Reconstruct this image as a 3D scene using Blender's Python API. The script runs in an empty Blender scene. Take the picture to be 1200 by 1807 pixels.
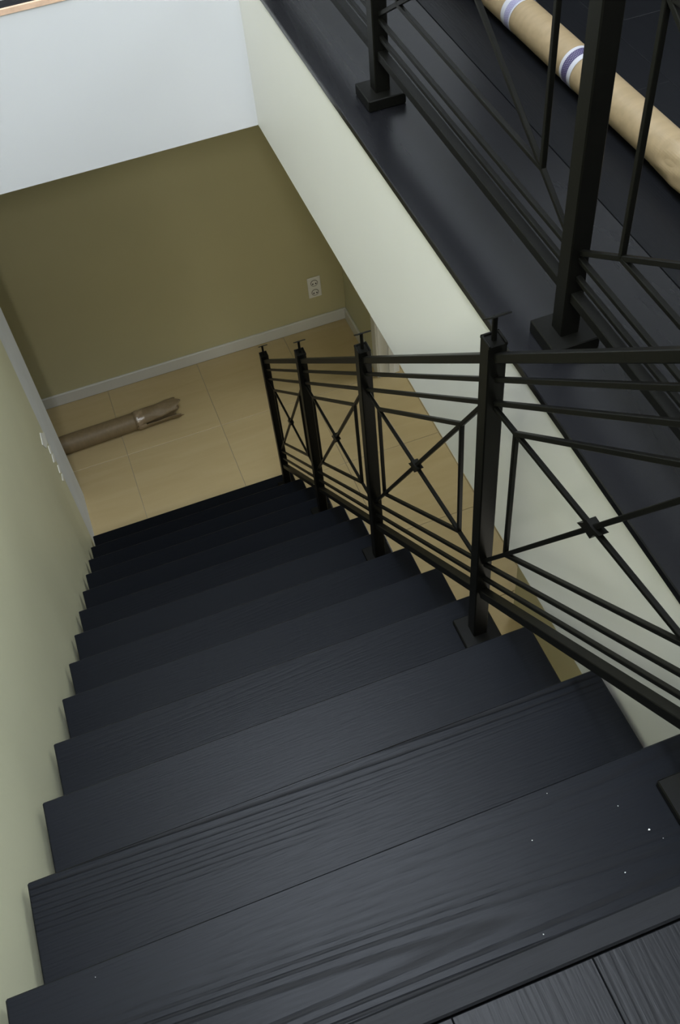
import bpy, bmesh, math, random
from mathutils import Vector, Matrix

random.seed(7)
S = bpy.context.scene
COL = S.collection

# ------------------------------------------------------------------ camera
CAM_POS = Vector((0.39953, -0.44866, 1.12857))
RIGHT = Vector((0.93662, -0.34170, -0.07734))
DOWN = Vector((-0.31536, -0.72614, -0.61095))
FWD = Vector((0.15260, 0.59662, -0.78788))
cam_data = bpy.data.cameras.new('camera')
cam_data.sensor_fit = 'AUTO'
cam_data.sensor_width = 36.0
cam_data.lens = 36.0 * 1781.49 / 1807.0
cam_data.clip_start = 0.02
cam = bpy.data.objects.new('camera', cam_data)
COL.objects.link(cam)
m = Matrix((RIGHT, -DOWN, -FWD)).transposed().to_4x4()
m.translation = CAM_POS
cam.matrix_world = m
S.camera = cam

# ------------------------------------------------------------------ world, lights, exposure
world = bpy.data.worlds.new('world')
S.world = world
world.use_nodes = True
world.node_tree.nodes['Background'].inputs[0].default_value = (0.6, 0.72, 0.9, 1)
world.node_tree.nodes['Background'].inputs[1].default_value = 0.05

S.view_settings.view_transform = 'Standard'
S.view_settings.look = 'None'
S.view_settings.gamma = 1.0
S.view_settings.use_curve_mapping = False
S.view_settings.exposure = 0.0


def area(name, loc, target, sx, sy, power, color):
    ld = bpy.data.lights.new(name, 'AREA')
    ld.shape = 'RECTANGLE'
    ld.size = sx
    ld.size_y = sy
    ld.energy = power
    ld.color = color
    o = bpy.data.objects.new(name, ld)
    COL.objects.link(o)
    o.location = loc
    o.rotation_euler = (Vector(target) - Vector(loc)).to_track_quat('-Z', 'Y').to_euler()
    return o


CEIL = 2.6
# roof window over the stairwell, daylight
area('roof_window_daylight', (0.60, 0.70, CEIL + 0.42), (0.60, 0.70, 0), 1.1, 3.0, 168, (0.825, 0.895, 1.0))
# window high on the wall behind the photographer
area('rear_window_daylight', (0.02, -2.15, 2.36), (0.02, 2.0, -0.4), 0.35, 0.30, 50, (1.0, 0.97, 0.92))
area('rear_large_fill', (0.75, -2.3, 1.75), (0.6, 2.2, 0.6), 1.3, 1.0, 14, (0.88, 0.94, 1.0))  # broad fill lamp added from behind to lift the upright faces
area('side_fill', (3.45, 0.6, 1.5), (0.0, 0.8, 0.2), 1.6, 1.3, 30, (0.88, 0.94, 1.0))  # fill lamp added on the right to brighten the left wall
# unseen fill lamp added to brighten the lower hall, beside the stairs
area('hall_fill', (1.32, -0.25, -1.60), (1.32, 3.7, -2.1), 0.58, 1.95, 9, (1.0, 0.96, 0.86))
area('side_room_window_daylight', (2.95, 2.88, -1.45), (0.0, 2.75, -1.9), 0.5, 1.2, 12, (0.93, 0.97, 1.0))

# ------------------------------------------------------------------ mesh helpers
def new_obj(name, bm, mat=None, parent=None, smooth=False, mesh=None):
    if mesh is None:
        mesh = bpy.data.meshes.new(name)
        bm.normal_update()
        bm.to_mesh(mesh)
        bm.free()
        if smooth:
            for p in mesh.polygons:
                p.use_smooth = True
        if mat is not None:
            mesh.materials.append(mat)
    o = bpy.data.objects.new(name, mesh)
    COL.objects.link(o)
    if parent is not None:
        o.parent = parent
    return o


def empty(name, loc=(0, 0, 0)):
    o = bpy.data.objects.new(name, None)
    o.empty_display_size = 0.1
    COL.objects.link(o)
    o.location = loc
    return o


def tag(o, label=None, cat=None, group=None, kind=None):
    if label: o['label'] = label
    if cat: o['category'] = cat
    if group: o['group'] = group
    if kind: o['kind'] = kind
    return o


def add_box(bm, lo, hi, bevel=0.0):
    r = bmesh.ops.create_cube(bm, size=1.0)
    vs = r['verts']
    lo = Vector(lo); hi = Vector(hi)
    for v in vs:
        v.co = Vector((lo[i] + (v.co[i] + 0.5) * (hi[i] - lo[i]) for i in range(3)))
    if bevel > 0:
        es = list({e for v in vs for e in v.link_edges})
        bmesh.ops.bevel(bm, geom=es, offset=bevel, segments=1, affect='EDGES', profile=0.5)


def box(name, lo, hi, mat, parent=None, bevel=0.0, local=False):
    """a box; with local=True its origin is its centre"""
    bm = bmesh.new()
    lo = Vector(lo); hi = Vector(hi)
    if local:
        c = (lo + hi) / 2
        add_box(bm, lo - c, hi - c, bevel)
        o = new_obj(name, bm, mat, parent)
        o.location = c
    else:
        add_box(bm, lo, hi, bevel)
        o = new_obj(name, bm, mat, parent)
    return o


def add_bar(bm, a, b, w, h, bevel=0.0012):
    """square bar from a to b lying in a plane x = const; w across x, h in the plane"""
    a = Vector(a); b = Vector(b)
    d = (b - a); L = d.length; d.normalize()
    x = Vector((1, 0, 0))
    x = (x - d * x.dot(d)).normalized()
    n = d.cross(x)
    mt = Matrix((x, d, n)).transposed().to_4x4()
    mt.translation = (a + b) / 2
    tmp = bmesh.new()
    add_box(tmp, (-w / 2, -L / 2, -h / 2), (w / 2, L / 2, h / 2), bevel)
    tmp.transform(mt)
    me = bpy.data.meshes.new('tmp')
    tmp.to_mesh(me); tmp.free()
    bm.from_mesh(me)
    bpy.data.meshes.remove(me)


def bar(name, a, b, w, h, mat, parent, bevel=0.0012):
    bm = bmesh.new()
    add_bar(bm, a, b, w, h, bevel)
    return new_obj(name, bm, mat, parent)


def add_cyl(bm, a, b, r, seg=14, r2=None):
    a = Vector(a); b = Vector(b)
    d = b - a
    q = d.to_track_quat('Z', 'Y').to_matrix().to_4x4()
    q.translation = (a + b) / 2
    bmesh.ops.create_cone(bm, cap_ends=True, segments=seg, radius1=r, radius2=r if r2 is None else r2,
                          depth=d.length, matrix=q)


# ------------------------------------------------------------------ material helpers
def mat_new(name):
    mt = bpy.data.materials.new(name)
    mt.use_nodes = True
    nt = mt.node_tree
    return mt, nt, nt.nodes, nt.links, nt.nodes['Principled BSDF']


def N(nodes, t, **kw):
    n = nodes.new(t)
    for k, v in kw.items():
        if isinstance(k, str) and hasattr(n, k):
            setattr(n, k, v)
    return n


def ramp(nodes, stops):
    r = nodes.new('ShaderNodeValToRGB')
    e = r.color_ramp.elements
    while len(e) > 1: e.remove(e[0])
    e[0].position = stops[0][0]; e[0].color = stops[0][1]
    for p, c in stops[1:]:
        x = e.new(p); x.color = c
    return r


def g(v): return (v, v, v, 1)


def paint(name, col, rough=0.65, var=0.04, bump=0.04, scale=3.0, spec=0.35):
    mt, nt, n, l, b = mat_new(name)
    geo = n.new('ShaderNodeNewGeometry')
    t = n.new('ShaderNodeTexNoise'); t.inputs['Scale'].default_value = scale; t.inputs['Detail'].default_value = 3
    l.new(geo.outputs['Position'], t.inputs['Vector'])
    r = ramp(n, [(0.3, tuple(c * (1 - var) for c in col) + (1,)), (0.7, tuple(min(1, c * (1 + var)) for c in col) + (1,))])
    l.new(t.outputs[0], r.inputs[0]); l.new(r.outputs[0], b.inputs['Base Color'])
    t2 = n.new('ShaderNodeTexNoise'); t2.inputs['Scale'].default_value = 160; t2.inputs['Detail'].default_value = 2
    l.new(geo.outputs['Position'], t2.inputs['Vector'])
    bp = n.new('ShaderNodeBump'); bp.inputs['Strength'].default_value = bump; bp.inputs['Distance'].default_value = 0.002
    l.new(t2.outputs[0], bp.inputs['Height']); l.new(bp.outputs[0], b.inputs['Normal'])
    b.inputs['Roughness'].default_value = rough
    b.inputs['Specular IOR Level'].default_value = spec
    return mt


def black_wood(name, axis, base=(0.0016, 0.0018, 0.0024), light=(0.0052, 0.0062, 0.0084), rough=0.31,
               grain=1.4, spec=0.096, scale=1.0, pore=0.35, bump=0.45):
    """black-stained oak; grain runs along local axis 0 (x) or 1 (y)"""
    mt, nt, n, l, b = mat_new(name)
    tc = n.new('ShaderNodeTexCoord')
    oi = n.new('ShaderNodeObjectInfo')
    off = n.new('ShaderNodeVectorMath'); off.operation = 'SCALE'; off.inputs['Scale'].default_value = 0.731
    cx = n.new('ShaderNodeCombineXYZ')
    l.new(oi.outputs['Object Index'], cx.inputs[0]); l.new(oi.outputs['Object Index'], cx.inputs[1])
    l.new(cx.outputs[0], off.inputs[0])
    add = n.new('ShaderNodeVectorMath'); add.operation = 'ADD'
    l.new(tc.outputs['Object'], add.inputs[0]); l.new(off.outputs[0], add.inputs[1])
    mp = n.new('ShaderNodeMapping')
    st = (0.5, 8.0, 8.0) if axis == 0 else (8.0, 0.5, 8.0)
    mp.inputs['Scale'].default_value = tuple(s * scale for s in st)
    l.new(add.outputs[0], mp.inputs['Vector'])
    # slow figure of the board; contour lines of it are the annual rings
    nz = n.new('ShaderNodeTexNoise'); nz.inputs['Scale'].default_value = 0.42; nz.inputs['Detail'].default_value = 1.5
    nz.inputs['Roughness'].default_value = 0.4
    l.new(mp.outputs[0], nz.inputs['Vector'])
    mul = n.new('ShaderNodeMath'); mul.operation = 'MULTIPLY'; mul.inputs[1].default_value = 330.0
    l.new(nz.outputs[0], mul.inputs[0])
    sn = n.new('ShaderNodeMath'); sn.operation = 'SINE'; l.new(mul.outputs[0], sn.inputs[0])
    mr = n.new('ShaderNodeMapRange'); mr.inputs['From Min'].default_value = 0.1; mr.inputs['From Max'].default_value = 0.95
    l.new(sn.outputs[0], mr.inputs['Value'])
    # where the rings open up
    nm = n.new('ShaderNodeTexNoise'); nm.inputs['Scale'].default_value = 0.8; nm.inputs['Detail'].default_value = 1
    l.new(mp.outputs[0], nm.inputs['Vector'])
    mm = n.new('ShaderNodeMapRange'); mm.inputs['From Min'].default_value = 0.43; mm.inputs['From Max'].default_value = 0.60
    l.new(nm.outputs[0], mm.inputs['Value'])
    gr = n.new('ShaderNodeMath'); gr.operation = 'MULTIPLY'
    l.new(mr.outputs[0], gr.inputs[0]); l.new(mm.outputs[0], gr.inputs[1])
    # fine pores
    mp2 = n.new('ShaderNodeMapping')
    mp2.inputs['Scale'].default_value = (18, 260, 260) if axis == 0 else (260, 18, 260)
    l.new(add.outputs[0], mp2.inputs['Vector'])
    po = n.new('ShaderNodeTexNoise'); po.inputs['Scale'].default_value = 1.0; po.inputs['Detail'].default_value = 2
    l.new(mp2.outputs[0], po.inputs['Vector'])
    pr = n.new('ShaderNodeMapRange'); pr.inputs['From Min'].default_value = 0.35; pr.inputs['From Max'].default_value = 0.7
    l.new(po.outputs[0], pr.inputs['Value'])
    # height: rings and pores sink
    h1 = n.new('ShaderNodeMath'); h1.operation = 'MULTIPLY'; h1.inputs[1].default_value = 0.9 * grain
    l.new(gr.outputs[0], h1.inputs[0])
    h2 = n.new('ShaderNodeMath'); h2.operation = 'MULTIPLY_ADD'; h2.inputs[1].default_value = pore
    l.new(pr.outputs[0], h2.inputs[0]); l.new(h1.outputs[0], h2.inputs[2])
    mix = n.new('ShaderNodeMix'); mix.data_type = 'RGBA'
    mix.inputs['A'].default_value = light + (1,)
    mix.inputs['B'].default_value = base + (1,)
    hc = n.new('ShaderNodeMath'); hc.operation = 'MULTIPLY'; hc.use_clamp = True; hc.inputs[1].default_value = 0.9
    l.new(h2.outputs[0], hc.inputs[0])
    l.new(hc.outputs[0], mix.inputs['Factor'])
    l.new(mix.outputs['Result'], b.inputs['Base Color'])
    inv = n.new('ShaderNodeMath'); inv.operation = 'SUBTRACT'; inv.inputs[0].default_value = 1.0
    l.new(h2.outputs[0], inv.inputs[1])
    bp = n.new('ShaderNodeBump'); bp.inputs['Strength'].default_value = bump; bp.inputs['Distance'].default_value = 0.0012
    l.new(inv.outputs[0], bp.inputs['Height']); l.new(bp.outputs[0], b.inputs['Normal'])
    rr = n.new('ShaderNodeMapRange'); rr.inputs['To Min'].default_value = rough; rr.inputs['To Max'].default_value = rough + 0.12
    l.new(hc.outputs[0], rr.inputs['Value']); l.new(rr.outputs[0], b.inputs['Roughness'])
    b.inputs['Specular IOR Level'].default_value = spec
    return mt


M = {}
M['white'] = paint('white_paint', (0.625, 0.64, 0.665), 0.6, 0.012, 0.03, 1.5)
M['cream'] = paint('cream_paint', (0.83, 0.82, 0.78), 0.55, 0.015, 0.03, 1.8)
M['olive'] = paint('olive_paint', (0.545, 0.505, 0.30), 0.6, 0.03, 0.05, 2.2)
M['leftwall'] = paint('olive_paint_lit', (0.635, 0.63, 0.44), 0.5, 0.03, 0.10, 2.6)  # the olive paint again, lightened in its colour for the better lit walls
M['primer'] = paint('bare_plaster', (0.66, 0.69, 0.71), 0.7, 0.04, 0.08, 5)
M['trim'] = paint('baseboard_white', (0.68, 0.68, 0.64), 0.45, 0.02, 0.02, 4)
M['doorwhite'] = paint('door_frame_white', (0.82, 0.84, 0.86), 0.4, 0.01, 0.02, 4)
M['chip'] = paint('plaster_chip', (0.85, 0.86, 0.82), 0.7, 0.05, 0.1, 30)
M['ceil'] = paint('ceiling_white', (0.78, 0.78, 0.76), 0.7, 0.01, 0.02, 2)
M['tread'] = black_wood('black_oak_tread', 0)
M['tread_plain'] = black_wood('black_oak_plain_tread', 0, grain=0.25, pore=0.22, bump=0.3)
M['riser'] = black_wood('black_riser', 0, base=(0.003, 0.003, 0.003), light=(0.005, 0.005, 0.006), grain=0.4)
M['plank'] = black_wood('black_oak_plank', 1, base=(0.0026, 0.0028, 0.0034), light=(0.0046, 0.005, 0.006), rough=0.38, scale=0.8, spec=0.15, grain=0.3, pore=0.2)
M['nosing'] = black_wood('black_nosing', 0, base=(0.005, 0.0054, 0.006), light=(0.008, 0.0086, 0.010), rough=0.45, grain=0.15)
M['nosing_y'] = black_wood('black_nosing_long', 1, base=(0.0045, 0.0048, 0.0054), light=(0.007, 0.0075, 0.0088), rough=0.45, grain=0.15)
M['edge'] = black_wood('black_lacquered_board', 1, base=(0.004, 0.004, 0.0046), light=(0.0055, 0.0056, 0.0066), rough=0.27, grain=0.05, spec=0.34, pore=0.02, bump=0.03)
M['gap'] = paint('dark_joint', (0.004, 0.004, 0.005), 0.8, 0.0, 0.0)
M['metal'] = paint('black_painted_steel', (0.0034, 0.0034, 0.0026), 0.42, 0.12, 0.05, 40, 0.13)
M['rawwood'] = paint('raw_plywood_edge', (0.68, 0.47, 0.34), 0.7, 0.12, 0.1, 40)
M['plastic'] = paint('socket_plastic', (0.80, 0.79, 0.74), 0.35, 0.0, 0.0, 4, 0.5)
M['hole'] = paint('socket_hole', (0.03, 0.03, 0.03), 0.6, 0.0, 0.0)
M['cup'] = paint('socket_recess', (0.30, 0.29, 0.26), 0.5, 0.0, 0.0)
M['crumb'] = paint('plaster_crumb', (0.75, 0.75, 0.72), 0.9, 0.1, 0.0)


def tile_material():
    mt, nt, n, l, b = mat_new('beige_tile')
    tc = n.new('ShaderNodeTexCoord'); oi = n.new('ShaderNodeObjectInfo')
    off = n.new('ShaderNodeVectorMath'); off.operation = 'SCALE'; off.inputs['Scale'].default_value = 21.0
    cx = n.new('ShaderNodeCombineXYZ'); l.new(oi.outputs['Random'], cx.inputs[0]); l.new(oi.outputs['Random'], cx.inputs[2])
    l.new(cx.outputs[0], off.inputs[0])
    add = n.new('ShaderNodeVectorMath'); l.new(tc.outputs['Object'], add.inputs[0]); l.new(off.outputs[0], add.inputs[1])
    mp = n.new('ShaderNodeMapping'); mp.inputs['Rotation'].default_value = (0, 0, math.radians(38))
    mp.inputs['Scale'].default_value = (1.6, 14, 3)
    l.new(add.outputs[0], mp.inputs['Vector'])
    t = n.new('ShaderNodeTexNoise'); t.inputs['Scale'].default_value = 1.3; t.inputs['Detail'].default_value = 4
    t.inputs['Distortion'].default_value = 0.8
    l.new(mp.outputs[0], t.inputs['Vector'])
    r = ramp(n, [(0.3, (0.50, 0.39, 0.205, 1)), (0.52, (0.525, 0.415, 0.222, 1)), (0.72, (0.545, 0.437, 0.24, 1))])
    l.new(t.outputs[0], r.inputs[0]); l.new(r.outputs[0], b.inputs['Base Color'])
    b.inputs['Roughness'].default_value = 0.38
    return mt


def kraft_material(name, axis, k=1.0):
    mt, nt, n, l, b = mat_new(name)
    tc = n.new('ShaderNodeTexCoord')
    mp = n.new('ShaderNodeMapping'); mp.inputs['Scale'].default_value = (60, 4, 60) if axis == 1 else (4, 60, 60)
    l.new(tc.outputs['Object'], mp.inputs['Vector'])
    t = n.new('ShaderNodeTexNoise'); t.inputs['Scale'].default_value = 1.0; t.inputs['Detail'].default_value = 3
    l.new(mp.outputs[0], t.inputs['Vector'])
    r = ramp(n, [(0.3, (0.325 * k, 0.238 * k, 0.126 * k, 1)), (0.7, (0.39 * k, 0.288 * k, 0.158 * k, 1))])
    l.new(t.outputs[0], r.inputs[0]); l.new(r.outputs[0], b.inputs['Base Color'])
    t2 = n.new('ShaderNodeTexNoise'); t2.inputs['Scale'].default_value = 45; t2.inputs['Detail'].default_value = 3
    l.new(tc.outputs['Object'], t2.inputs['Vector'])
    bp = n.new('ShaderNodeBump'); bp.inputs['Strength'].default_value = 0.12; bp.inputs['Distance'].default_value = 0.003
    l.new(t2.outputs[0], bp.inputs['Height']); l.new(bp.outputs[0], b.inputs['Normal'])
    b.inputs['Roughness'].default_value = 0.55
    return mt


def label_material(name, purple_lo, purple_hi, ink=(0.022, 0.015, 0.06), paper=(0.24, 0.22, 0.30)):
    """white paper band; a printed purple ring with small light lettering, along the local z (tube) axis"""
    mt, nt, n, l, b = mat_new(name)
    uv = n.new('ShaderNodeUVMap')
    sep = n.new('ShaderNodeSeparateXYZ'); l.new(uv.outputs[0], sep.inputs[0])
    a = n.new('ShaderNodeMath'); a.operation = 'GREATER_THAN'; a.inputs[1].default_value = purple_lo
    c = n.new('ShaderNodeMath'); c.operation = 'LESS_THAN'; c.inputs[1].default_value = purple_hi
    l.new(sep.outputs['Y'], a.inputs[0]); l.new(sep.outputs['Y'], c.inputs[0])
    band = n.new('ShaderNodeMath'); band.operation = 'MULTIPLY'
    l.new(a.outputs[0], band.inputs[0]); l.new(c.outputs[0], band.inputs[1])
    br = n.new('ShaderNodeTexBrick'); br.inputs['Scale'].default_value = 1.0
    br.inputs['Color1'].default_value = g(1); br.inputs['Color2'].default_value = g(0.75); br.inputs['Mortar'].default_value = g(0)
    br.inputs['Mortar Size'].default_value = 0.16; br.inputs['Brick Width'].default_value = 0.5; br.inputs['Row Height'].default_value = 0.62
    mp = n.new('ShaderNodeMapping'); mp.inputs['Scale'].default_value = (34, 5.2, 1)
    l.new(uv.outputs[0], mp.inputs['Vector']); l.new(mp.outputs[0], br.inputs['Vector'])
    mixp = n.new('ShaderNodeMix'); mixp.data_type = 'RGBA'
    mixp.inputs['A'].default_value = ink + (1,); mixp.inputs['B'].default_value = paper + (1,)
    l.new(br.outputs['Color'], mixp.inputs['Factor'])
    mix = n.new('ShaderNodeMix'); mix.data_type = 'RGBA'
    mix.inputs['A'].default_value = (0.36, 0.36, 0.39, 1)
    l.new(band.outputs[0], mix.inputs['Factor']); l.new(mixp.outputs['Result'], mix.inputs['B'])
    l.new(mix.outputs['Result'], b.inputs['Base Color'])
    b.inputs['Roughness'].default_value = 0.4
    return mt


M['tile'] = tile_material()
M['grout'] = paint('tile_joint', (0.42, 0.36, 0.25), 0.8, 0.03, 0.02)
M['kraft_y'] = kraft_material('kraft_paper', 1, 0.62)
M['kraft_x'] = kraft_material('kraft_paper_dark', 0, 0.62)
M['tape'] = paint('clear_glossy_tape', (0.30, 0.225, 0.14), 0.12, 0.1, 0.6, 60, 0.8)
M['label_a'] = label_material('label_print', 0.30, 0.80)
M['label_b'] = label_material('label_print_pale', 0.12, 0.62, (0.17, 0.16, 0.26), (0.36, 0.36, 0.40))

# ------------------------------------------------------------------ dimensions
R = 0.19          # riser
G = 0.21632       # going
W = 0.9705        # stair width (right end of the treads)
XR = 0.9801       # face of the stairwell's right side
ZB = -0.4787      # underside of the upper floor
YF = 2.2023       # face of the stairwell's far side
YW = 3.7078       # far wall of the lower hall
ZF = -2.66        # lower floor
XL = 1.6419       # right wall of the lower hall
YE = 3.0331       # end of the left wall
YS = 2.629        # where its paint stops
YN = -G           # nosing of the landing
Y0 = -2.4         # wall behind the photographer
YU = 2.244        # wall behind the far ledge
X1 = 3.6


def structure(o, label, cat):
    return tag(o, label, cat, kind='structure')


# ------------------------------------------------------------------ room shell
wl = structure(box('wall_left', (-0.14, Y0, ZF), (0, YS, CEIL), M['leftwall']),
               'olive painted wall in a lit tone running down the left side of the black stairs', 'wall')
structure(box('trim_1', (-0.14, YS, ZF), (0, YE, CEIL), M['primer']),
          'bare grey plaster strip at the end of the left wall by the bottom step', 'wall strip')
chips = [[(2.528, -1.698), (2.605, -1.776), (2.640, -1.806), (2.592, -1.827), (2.50, -1.76), (2.452, -1.69)],
         [(2.579, -1.827), (2.633, -1.88), (2.595, -1.889), (2.556, -1.852)],
         [(2.580, -1.877), (2.633, -1.931), (2.585, -1.932), (2.530, -1.878)],
         [(2.600, -1.97), (2.640, -2.01), (2.600, -2.018), (2.561, -1.979)],
         [(2.601, -2.027), (2.634, -2.063), (2.575, -2.049), (2.545, -2.009)]]
for c in chips:
    bm = bmesh.new()
    f = bm.faces.new([bm.verts.new((0.0, y, z)) for y, z in c])
    ex = bmesh.ops.extrude_face_region(bm, geom=[f])
    for v in [v for v in ex['geom'] if isinstance(v, bmesh.types.BMVert)]:
        v.co.x += 0.0025
    bmesh.ops.recalc_face_normals(bm, faces=bm.faces)
    o = new_obj('plaster_chip', bm, M['chip'], wl)

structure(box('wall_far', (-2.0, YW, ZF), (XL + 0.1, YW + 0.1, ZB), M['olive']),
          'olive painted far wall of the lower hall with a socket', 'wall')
# right wall of the hall with a cased opening into the next room
DY0, DY1, DZ = 1.62, 3.18, -0.60
X2 = 3.05
wr = bmesh.new()
add_box(wr, (XL, DY1 + 0.012, ZF), (XL + 0.1, YW, ZB))
add_box(wr, (XL, -0.3, ZF), (XL + 0.1, DY0 - 0.012, ZB))
add_box(wr, (XL, DY0 - 0.012, DZ), (XL + 0.1, DY1 + 0.012, ZB))
structure(new_obj('wall_right', wr, M['leftwall']), 'olive painted wall on the right of the lower hall, with an open doorway', 'wall')  # same paint as the far wall, with a lit tone put into its colour
d1 = structure(empty('door_1', (XL, DY1, ZF)), 'white cased doorway in the right wall of the lower hall', 'door frame')
for nm, lo, hi in (('jamb', (-0.006, 0.0, 0.0), (0.106, 0.012, DZ - ZF)),
                   ('casing', (-0.016, 0.004, 0.0), (0.0, 0.062, DZ - ZF)),
                   ('door_stop', (0.045, -0.012, 0.0), (0.075, 0.0, DZ - ZF))):
    box(nm, lo, hi, M['doorwhite'], d1, 0.002)
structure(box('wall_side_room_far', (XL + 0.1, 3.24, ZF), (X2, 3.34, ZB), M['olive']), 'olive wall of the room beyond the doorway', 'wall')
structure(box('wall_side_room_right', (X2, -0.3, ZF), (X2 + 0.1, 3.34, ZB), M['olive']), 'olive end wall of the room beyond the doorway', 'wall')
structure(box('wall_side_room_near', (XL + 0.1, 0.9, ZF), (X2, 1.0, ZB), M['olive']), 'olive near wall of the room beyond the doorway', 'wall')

structure(box('baseboard_far', (-1.9, YW - 0.014, ZF), (XL - 0.001, YW, ZF + 0.0721), M['trim'], None, 0.003),
          'white baseboard along the foot of the olive far wall', 'baseboard')
structure(box('baseboard_right', (XL - 0.014, DY1 + 0.064, ZF), (XL, YW - 0.0145, ZF + 0.0721), M['trim'], None, 0.003),
          'short white baseboard on the hall right wall beside the doorway', 'baseboard')

# stairwell sides = edge of the upper floor
structure(box('wall_stairwell_far', (0.0, YF, ZB), (XR, YF + 0.05, -0.0165), M['white']),
          'bright white far side of the stairwell, under the ledge', 'wall')
structure(box('wall_stairwell_right', (XR, YN - 1.2, ZB), (XR + 0.04, YF + 0.05, -0.0165), M['cream']),
          'cream right side of the stairwell, below the edge of the dark upper floor', 'wall')
structure(box('wall_upper_far', (-0.0, YU, 0.0), (X1, YU + 0.1, CEIL), M['white']), 'white upstairs wall behind the far ledge', 'wall')
structure(box('reflection_panel', (1.68, YU - 0.03, 0.0), (X1, YU, 1.02), M['riser']), 'unseen dark panelling added along the upstairs far wall to darken the floor reflection', 'panelling')  # out of view, added so the planks reflect something dark
structure(box('wall_upper_right', (X1, Y0, 0.0), (X1 + 0.1, YU + 0.1, CEIL), M['white']), 'white upstairs wall on the right', 'wall')
structure(box('wall_back', (-0.14, Y0 - 0.1, ZF), (X1, Y0, CEIL), M['white']), 'white upstairs wall behind the landing', 'wall')
structure(box('wall_lower_back', (0.0, -0.40, ZF), (XL, -0.30, ZB), M['olive']), 'olive wall under the landing', 'wall')
structure(box('wall_hall_left', (-2.1, YE - 0.1, ZF), (-2.0, YW + 0.1, ZB), M['olive']), 'olive end wall of the lower hall', 'wall')
structure(box('wall_hall_front', (-2.0, YE - 0.12, ZF), (-0.14, YE, ZB), M['olive']), 'olive wall behind the left wall end', 'wall')

# lower ceiling (underside of the upper floor) and upper ceiling with the roof window opening
cl = bmesh.new()
add_box(cl, (-2.0, YF + 0.05, ZB), (XR + 0.04, YW + 0.1, ZB + 0.06))
add_box(cl, (XR + 0.04, -1.4, ZB), (X1, YW + 0.1, ZB + 0.06))
add_box(cl, (0.0, -1.4, ZB), (XR, YN - 0.045, ZB + 0.06))
structure(new_obj('ceiling_lower', cl, M['ceil']), 'white ceiling of the lower hall', 'ceiling')
cu = bmesh.new()
wx0, wx1, wy0, wy1 = 0.03, 1.17, -0.82, 2.22
SH = 0.45
add_box(cu, (-0.14, Y0, CEIL), (wx0, YU, CEIL + 0.1))
add_box(cu, (wx1, Y0, CEIL), (X1, YU, CEIL + 0.1))
add_box(cu, (wx0, Y0, CEIL), (wx1, wy0, CEIL + 0.1))
add_box(cu, (wx0, wy1, CEIL), (wx1, YU, CEIL + 0.1))
add_box(cu, (wx0 - 0.02, wy0 - 0.02, CEIL + 0.1), (wx0, wy1 + 0.02, CEIL + SH))
add_box(cu, (wx1, wy0 - 0.02, CEIL + 0.1), (wx1 + 0.02, wy1 + 0.02, CEIL + SH))
add_box(cu, (wx0, wy0 - 0.02, CEIL + 0.1), (wx1, wy0, CEIL + SH))
add_box(cu, (wx0, wy1, CEIL + 0.1), (wx1, wy1 + 0.02, CEIL + SH))
structure(new_obj('ceiling', cu, M['ceil']), 'white upstairs ceiling with a roof window over the stairs', 'ceiling')

# lower floor of 50 cm tiles
fl = structure(box('floor_lower', (-2.0, -0.3, ZF - 0.06), (X2, YW, ZF - 0.0025), M['grout']),
               'beige tiled floor of the lower hall at the foot of the stairs', 'floor')
tmesh = {}
tx0, ty0, T = 0.2625, 3.198, 0.5
for i in range(-5, 6):
    for j in range(-7, 2):
        lo = Vector((max(-2.0, tx0 + i * T), max(-0.3, ty0 + j * T)))
        hi = Vector((min(X2 - 0.001, tx0 + (i + 1) * T), min(YW - 0.001, ty0 + (j + 1) * T)))
        if lo.x > XL and (hi.y < 1.0 or lo.y > 3.3): continue
        if hi.x - lo.x < 0.03 or hi.y - lo.y < 0.03: continue
        if hi.x < -0.05 and hi.y < YE: continue
        sx, sy = hi.x - lo.x - 0.003, hi.y - lo.y - 0.003
        key = (round(sx, 4), round(sy, 4))
        if key not in tmesh:
            bm = bmesh.new()
            add_box(bm, (-sx / 2, -sy / 2, -0.008), (sx / 2, sy / 2, 0), 0.0012)
            o = new_obj('tile', bm, M['tile'], fl)
            tmesh[key] = o.data
        else:
            o = new_obj('tile', None, None, fl, mesh=tmesh[key])
        o.location = ((lo.x + hi.x) / 2, (lo.y + hi.y) / 2, ZF)

# upper floor: slab, planks, edge strips
fu_bm = bmesh.new()
add_box(fu_bm, (0.0, Y0, -0.12), (XR + 0.04, YN - 0.005, -0.0135))
add_box(fu_bm, (XR + 0.04, Y0, -0.12), (X1, YU, -0.0135))
fu = structure(new_obj('floor_upper', fu_bm, M['gap']), 'black stained plank floor of the landing and upper storey', 'floor')
EW = 0.030
XB = 1.295
pitch = 0.159
rnd = random.Random(11)


def plank(lo, hi):
    s = Vector((hi[0] - lo[0] - 0.0005, hi[1] - lo[1] - 0.0005))
    bm = bmesh.new()
    add_box(bm, (-s.x / 2, -s.y / 2, -0.013), (s.x / 2, s.y / 2, 0), 0.0009)
    o = new_obj('plank', bm, M['plank'], fu)
    o.pass_index = rnd.randint(1, 400)
    o.location = ((lo[0] + hi[0]) / 2, (lo[1] + hi[1]) / 2, rnd.uniform(-0.0004, 0.0))
    return o


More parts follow.
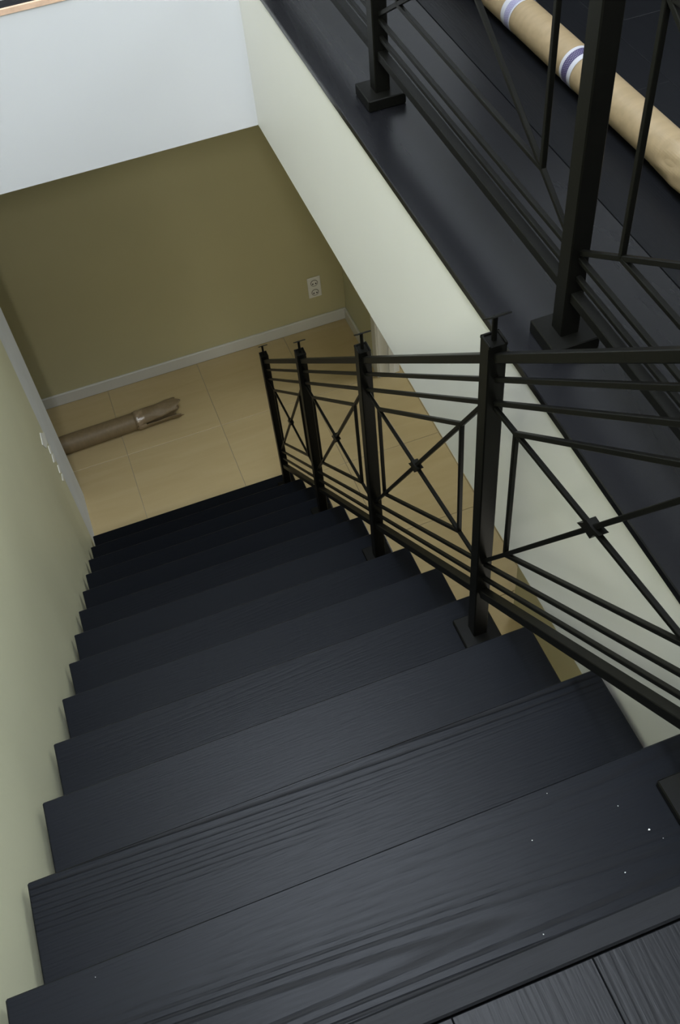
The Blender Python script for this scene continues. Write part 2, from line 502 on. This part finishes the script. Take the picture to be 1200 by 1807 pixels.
k = -4
while True:
    x0 = 0.5 + pitch * k; x1 = x0 + pitch
    k += 1
    if x0 > 2.6: break
    x0 = max(x0, 0.002)
    ytop = YN - EW - 0.002 if x0 < XB - 0.01 else YU - 0.002
    y = ytop
    first = rnd.uniform(0.5, 1.3)
    if abs(x0 - XB) < 0.02: first = 2.4
    while y > Y0 + 0.05:
        L = first if y == ytop and x0 > XB - 0.02 else rnd.uniform(0.9, 1.4)
        ylo = max(Y0 + 0.002, y - L)
        if ylo - Y0 < 0.25: ylo = Y0 + 0.002
        plank((x0, ylo), (x1, y))
        y = ylo

o = box('nosing_strip', (0.003, YN - EW, -0.034), (XR - 0.004, YN, 0.0018), M['nosing'], fu, 0.0025, True)
o = box('edge_board', (XR - 0.0035, YN - EW - 0.003, -0.0165), (XB - 0.001, YU - 0.002, 0.0), M['edge'], fu, 0.0018, True)

# ledge on the far side: dark board with a raw wood edge
lg = structure(empty('trim_2', (XR / 2, YF, 0)), 'black ledge board with a raw wood edge on top of the white far side', 'ledge')
box('raw_edge', (-XR / 2, -0.003, -0.0165), (XR / 2 - 0.005, 0.004, -0.0015), M['rawwood'], lg, 0.0008)
box('ledge_board', (-XR / 2, 0.004, -0.0165), (XR / 2 - 0.005, YU - YF, 0.0), M['nosing'], lg, 0.0008)

# ------------------------------------------------------------------ staircase
st = tag(empty('staircase', (0.49, 1.2, ZF)), 'straight staircase of black stained oak steps going down beside the left wall', 'staircase')
org = Vector(st.location)
TH = 0.032
OV = 0.022
XG = 0.012
TREAD_SEED = [40, 45, 63, 50, 63, 50, 63, 50, 63, 50, 63, 50, 63]
tread_mesh = None
riser_mesh = None
for k in range(13):
    top = -(k + 1) * R
    y1 = k * G
    y0 = (k - 1) * G - OV
    if k == 2: tread_mesh = None        # from the third step on the boards show hardly any figure
    if tread_mesh is None:
        bm = bmesh.new()
        add_box(bm, (-(W - XG) / 2, -(y1 - y0) / 2, -TH), ((W - XG) / 2, (y1 - y0) / 2, 0), 0.0022)
        o = new_obj('tread', bm, M['tread'] if k < 2 else M['tread_plain'], st)
        tread_mesh = o.data
    else:
        o = new_obj('tread', None, None, st, mesh=tread_mesh)
    o.pass_index = TREAD_SEED[k]
    o.location = Vector(((W + XG) / 2, (y0 + y1) / 2, top)) - org
    # riser standing on the tread, carrying the one above
    rh = R - TH
    if riser_mesh is None:
        bm = bmesh.new()
        add_box(bm, (-(W - XG) / 2 + 0.012, -0.009, 0), ((W - XG) / 2 - 0.006, 0.009, rh), 0.001)
        q = new_obj('riser', bm, M['riser'], st)
        riser_mesh = q.data
    else:
        q = new_obj('riser', None, None, st, mesh=riser_mesh)
    q.location = Vector(((W + XG) / 2, (k - 1) * G - OV + 0.010, top)) - org
q = new_obj('riser', None, None, st, mesh=riser_mesh)
q.location = Vector(((W + XG) / 2, 12 * G - OV + 0.010, ZF)) - org
# saw-tooth stringers under the treads
for x0 in (0.10, 0.82):
    bm = bmesh.new()
    pts = []
    for k in range(13):
        zt = -(k + 1) * R - TH
        pts.append(((k - 1) * G - OV + 0.0195, zt))
        pts.append((k * G - OV + 0.0005, zt))
    last = 12 * G - OV + 0.0005
    pts.append((last, ZF))
    pts.append((last - 0.20, ZF))
    pts.append((-G - OV + 0.0195, -R - 0.34))
    f = bm.faces.new([bm.verts.new((x0, y, z)) for y, z in pts])
    ex = bmesh.ops.extrude_face_region(bm, geom=[f])
    for v in [v for v in ex['geom'] if isinstance(v, bmesh.types.BMVert)]:
        v.co.x += 0.04
    bmesh.ops.triangulate(bm, faces=bm.faces)
    bmesh.ops.recalc_face_normals(bm, faces=bm.faces)
    for v in bm.verts: v.co -= org
    new_obj('stringer', bm, M['riser'], st)

# ------------------------------------------------------------------ railings
def star(bm, c, u, v, a, b, t):
    """four-pointed rosette in the plane x = c.x, corners between the two bar directions u, v"""
    c = Vector(c)
    pts = [u * a + v * a, u * b, u * a - v * a, -v * b, -u * a - v * a, -u * b, -u * a + v * a, v * b]
    f = bm.faces.new([bm.verts.new(c + p - Vector((t / 2, 0, 0))) for p in pts])
    ex = bmesh.ops.extrude_face_region(bm, geom=[f])
    for q in [q for q in ex['geom'] if isinstance(q, bmesh.types.BMVert)]:
        q.co.x += t
    bmesh.ops.recalc_face_normals(bm, faces=bm.faces)


def make_post(root, x, y, zbase, ztop, size, plate, plate_h, slope_pin):
    b = Vector((x, y, zbase)) - Vector(root.location)
    bm = bmesh.new()
    h = size / 2
    add_box(bm, (-h, -h, 0), (h, h, ztop - zbase - 0.004), 0.002)
    p = new_obj('post', bm, M['metal'], root); p.location = b
    bm = bmesh.new()
    add_box(bm, (-plate / 2, -plate / 2, 0), (plate / 2, plate / 2, plate_h), 0.0018)
    new_obj('base_plate', bm, M['metal'], p)
    # hollow cap on the tube end
    bm = bmesh.new()
    z = ztop - zbase
    add_box(bm, (-h, -h, z - 0.006), (h, h, z - 0.003), 0.0)
    for lo, hi in (((-h, -h, z - 0.004), (-h + 0.004, h, z)), ((h - 0.004, -h, z - 0.004), (h, h, z)),
                   ((-h, h - 0.004, z - 0.004), (h, h, z))):
        add_box(bm, lo, hi, 0.0008)
    new_obj('post_cap', bm, M['metal'], p)
    if slope_pin is not None:
        bm = bmesh.new()
        add_cyl(bm, (0, 0, z - 0.005), (0, 0, z + 0.041), 0.0042, 12)
        new_obj('handrail_pin', bm, M['metal'], p)
        bm = bmesh.new()
        add_box(bm, (-0.017, -0.017, -0.0014), (0.017, 0.017, 0.0014), 0.0004)
        bm.transform(Matrix.Translation((0.003, 0, z + 0.042)) @ Matrix.Rotation(slope_pin, 4, 'X'))
        new_obj('handrail_bracket', bm, M['metal'], p)
    return p


def make_panel(root, x, ya, yb, h, zs, inset_a, inset_b, th):
    """bars between the post faces ya (upper end) and yb; height z = h + zs(y)"""
    o = Vector(root.location)
    P = lambda y, hh: Vector((x, y, hh + zs(y))) - o
    e = 0.0008
    ya += e; yb -= e
    bar('top_rail', P(ya, h['top']), P(yb, h['top']), th['top'], th['top'], M['metal'], root)
    for key in ('r2', 'r3', 'l1', 'l2'):
        bar('thin_rail', P(ya, h[key]), P(yb, h[key]), th['thin'], th['thin'], M['metal'], root, 0.001)
    bar('bottom_rail', P(ya, h['bot']), P(yb, h['bot']), th['bot'], th['bot'], M['metal'], root)
    a = ya + inset_a; b = yb - inset_b
    t = th['thin']
    bar('frame_bar', P(a, h['ft']), P(b, h['ft']), t, t, M['metal'], root, 0.001)
    bar('frame_bar', P(a, h['fb']), P(b, h['fb']), t, t, M['metal'], root, 0.001)
    bar('frame_bar', P(a, h['fb']), P(a, h['ft']), t, t, M['metal'], root, 0.001)
    bar('frame_bar', P(b, h['fb']), P(b, h['ft']), t, t, M['metal'], root, 0.001)
    A, B = P(a, h['ft']), P(b, h['fb'])
    C, D = P(b, h['ft']), P(a, h['fb'])

    def ext(p, q):
        s = (q.z - p.z) / (q.y - p.y)
        f = lambda y: Vector((p.x, y, p.z + s * (y - p.y)))
        return f(ya - o.y), f(yb - o.y)
    p, q = ext(A, B)
    bar('diagonal_bar', p, q, t * 0.96, t, M['metal'], root, 0.001)
    p2, q2 = ext(D, C)
    bar('diagonal_bar', p2, q2, t * 0.92, t, M['metal'], root, 0.001)
    cen = (A + B) / 2
    u = (B - A).normalized(); v = (C - D).normalized()
    bm = bmesh.new()
    star(bm, cen, u, v, 0.0178, 0.0142, 0.015)
    new_obj('rosette', bm, M['metal'], root)


XS = 0.925
SL = -R / G
PS = 0.031
sr = tag(empty('stair_railing', (XS, 1.2, ZF)), 'black steel railing stepping down the right edge of the stairs, with crossed bars', 'railing')
ys = [3 * j * G - 0.092 for j in range(5)]
for j, y in enumerate(ys):
    make_post(sr, XS, y, -(3 * j + 1) * R, -(3 * j + 1) * R + 0.846, PS, 0.080, 0.014, math.atan(SL))
hs = dict(top=0.535, r2=0.489, r3=0.437, ft=0.375, fb=0.056, l1=-0.008, l2=-0.056, bot=-0.107)
ths = dict(top=0.0150, thin=0.0082, bot=0.0185)
for j in range(4):
    make_panel(sr, XS, ys[j] + PS / 2, ys[j + 1] - PS / 2, hs, lambda y: SL * y, 0.087, 0.074, ths)

XU = 1.066
PU = 0.032
lr = tag(empty('landing_railing', (XU, 0.8, 0.0)), 'level black steel railing along the edge of the dark upper floor', 'railing')
yu = [-0.207, 0.590, 1.387, 2.184]
for y in yu:
    make_post(lr, XU, y, 0.0006, 0.846, PU, 0.081, 0.024, 0.0)
hu = dict(top=0.738, r2=0.697, r3=0.656, ft=0.593, fb=0.243, l1=0.171, l2=0.137, bot=0.102)
thu = dict(top=0.016, thin=0.0085, bot=0.018)
for j in range(3):
    make_panel(lr, XU, yu[j] + PU / 2, yu[j + 1] - PU / 2, hu, lambda y: 0.0, 0.098, 0.098, thu)

# ------------------------------------------------------------------ paper rolls
def tube(rad_fn, z0, z1, nz, seg, noise=None, uv=False, cap=True, mat=None, name='tube', parent=None, smooth=True):
    """tube along local z"""
    bm = bmesh.new()
    rings = []
    lay = bm.loops.layers.uv.new('UVMap') if uv else None
    for i in range(nz + 1):
        z = z0 + (z1 - z0) * i / nz
        ring = []
        for s in range(seg):
            a = 2 * math.pi * s / seg
            r = rad_fn(z, a)
            ring.append(bm.verts.new((r * math.cos(a), r * math.sin(a), z)))
        rings.append(ring)
    for i in range(nz):
        for s in range(seg):
            f = bm.faces.new((rings[i][s], rings[i][(s + 1) % seg], rings[i + 1][(s + 1) % seg], rings[i + 1][s]))
            if uv:
                us = [s / seg, (s + 1) / seg, (s + 1) / seg, s / seg]
                vs = [i / nz, i / nz, (i + 1) / nz, (i + 1) / nz]
                for lp, uu, vv in zip(f.loops, us, vs): lp[lay].uv = (uu, vv)
    if cap:
        for ring, zz in ((rings[0], z0), (rings[-1], z1)):
            c = bm.verts.new((0, 0, zz))
            for s in range(seg):
                tri = (ring[s], ring[(s + 1) % seg], c)
                bm.faces.new(tri if zz == z1 else tri[::-1])
    bmesh.ops.recalc_face_normals(bm, faces=bm.faces)
    return new_obj(name, bm, mat, parent, smooth)


def axis_root(name, p, q):
    """Empty at p with local z towards q and local x as near up as it goes"""
    e = empty(name, p)
    d = (Vector(q) - Vector(p)).normalized()
    up = Vector((0, 0, 1))
    x = (up - d * up.dot(d)).normalized()
    y = d.cross(x)
    e.rotation_euler = Matrix((x, y, d)).transposed().to_euler()
    return e


# roll on the upper floor
RU = 0.0375
pr = axis_root('paper_roll', (1.452, 0.55, RU + 0.003), (1.424, 2.05, RU + 0.003))
tag(pr, 'long roll in brown kraft paper with purple printed labels on the black upper floor', 'paper roll')
Lr = 1.5
o = tube(lambda z, a: RU, 0.02, Lr, 6, 40, mat=M['kraft_y'], name='wrapper', parent=pr)
rn = random.Random(3)
ph = [rn.uniform(0, 6.28) for _ in range(8)]


def crumple(z, a):
    w = min(1.0, max(0.0, (0.37 - z) / 0.03))
    r = RU + 0.0008 + 0.0012 * w
    f = 0.0028 * math.sin(3 * a + 22 * z + ph[0]) + 0.0022 * math.sin(5 * a - 37 * z + ph[1]) + 0.0016 * math.sin(9 * a + 61 * z + ph[2]) \
        + 0.0014 * math.sin(2 * a + 90 * z + ph[3])
    return r + w * f * 0.35


tube(crumple, 0.0, 0.375, 46, 60, mat=M['kraft_y'], name='folded_end', parent=pr, smooth=False)
o = tube(lambda z, a: RU + 0.0009, 0.664, 0.706, 2, 40, uv=True, cap=False, mat=M['label_a'], name='printed_label', parent=pr)
o['label'] = 'white label band with a purple printed ring'
o = tube(lambda z, a: RU + 0.0009, 0.925, 0.965, 2, 40, uv=True, cap=False, mat=M['label_b'], name='printed_label', parent=pr)
o['label'] = 'white label band with pale lilac print'

# roll on the lower floor
RD = 0.047
pl = axis_root('paper_roll', (-0.35, 3.338, ZF + RD + 0.004), (0.62, 3.372, ZF + RD + 0.004))
tag(pl, 'brown paper roll with a torn open end on the beige tiles', 'paper roll')
tube(lambda z, a: RD + 0.0012 * math.sin(2 * a + 9 * z), 0.0, 0.74, 24, 40, mat=M['kraft_x'], name='wrapper', parent=pl)
# loose end: sheet wound more than once round with a gaping seam
bm = bmesh.new()
nzr, ns = 26, 46
a0 = math.radians(92)
grid = []
for i in range(nzr + 1):
    t = i / nzr
    z = 0.70 + 0.235 * t
    row = []
    for s in range(ns + 1):
        u = s / ns
        ang = a0 + u * math.radians(356 - 34 * t)
        r = RD + 0.002 + 0.006 * t * u + 0.0022 * math.sin(4 * ang + 40 * z) * t + 0.0015 * math.sin(9 * ang - 70 * z) * t
        zz = z + (0.012 * math.sin(3 * ang + 1.0) + 0.008 * math.sin(7 * ang)) * t
        row.append(bm.verts.new((r * math.cos(ang), r * math.sin(ang), zz)))
    grid.append(row)
for i in range(nzr):
    for s in range(ns):
        bm.faces.new((grid[i][s], grid[i][s + 1], grid[i + 1][s + 1], grid[i + 1][s]))
o = new_obj('torn_wrapper', bm, M['kraft_x'], pl, True)
md = o.modifiers.new('solid', 'SOLIDIFY'); md.thickness = 0.0012
o['label'] = 'torn open paper end with a dark gap'
tube(lambda z, a: RD + 0.0035 + 0.0012 * math.sin(6 * a + 80 * z), 0.712, 0.752, 8, 44, cap=False, mat=M['tape'], name='sticky_tape', parent=pl)

# ------------------------------------------------------------------ wall socket
sk = tag(empty('wall_socket', (1.477, YW, -2.389)), 'white double wall socket on the olive far wall above the baseboard', 'socket')
box('face_plate', (-0.0365, -0.009, -0.066), (0.0365, 0, 0.066), M['plastic'], sk, 0.003)
for zc in (0.031, -0.031):
    bm = bmesh.new(); add_cyl(bm, (0, -0.0105, zc), (0, -0.008, zc), 0.021, 24)
    cup = new_obj('socket_insert', bm, M['cup'], sk)
    bm = bmesh.new(); add_cyl(bm, (0, -0.0112, zc), (0, -0.0095, zc), 0.0165, 24)
    new_obj('socket_face', bm, M['plastic'], cup)
    for dx in (-0.0085, 0.0085):
        bm = bmesh.new(); add_cyl(bm, (dx, -0.0125, zc - 0.003), (dx, -0.0105, zc - 0.003), 0.0042, 10)
        new_obj('pin_hole', bm, M['hole'], cup)

# ------------------------------------------------------------------ plaster crumbs on the treads
bm = bmesh.new()
rc = random.Random(5)
spots = [(0.846, -0.103), (0.857, -0.119), (0.825, -0.06), (0.747, 0.0 - 0.01), (0.124, -0.016), (0.79, -0.14), (0.70, -0.06), (0.66, -0.17)]
for i, (x, y) in enumerate(spots):
    r = 0.0014 if i == 0 else rc.uniform(0.0005, 0.0009)
    res = bmesh.ops.create_icosphere(bm, subdivisions=1, radius=r, matrix=Matrix.Translation((x, y, -R + r * 1.0)))
    for v in res['verts']: v.co += Vector((rc.uniform(-r, r) * 0.3, rc.uniform(-r, r) * 0.3, 0))
tag(new_obj('plaster_crumbs', bm, M['crumb']), 'tiny white plaster crumbs scattered on the top black step', 'debris', kind='stuff')
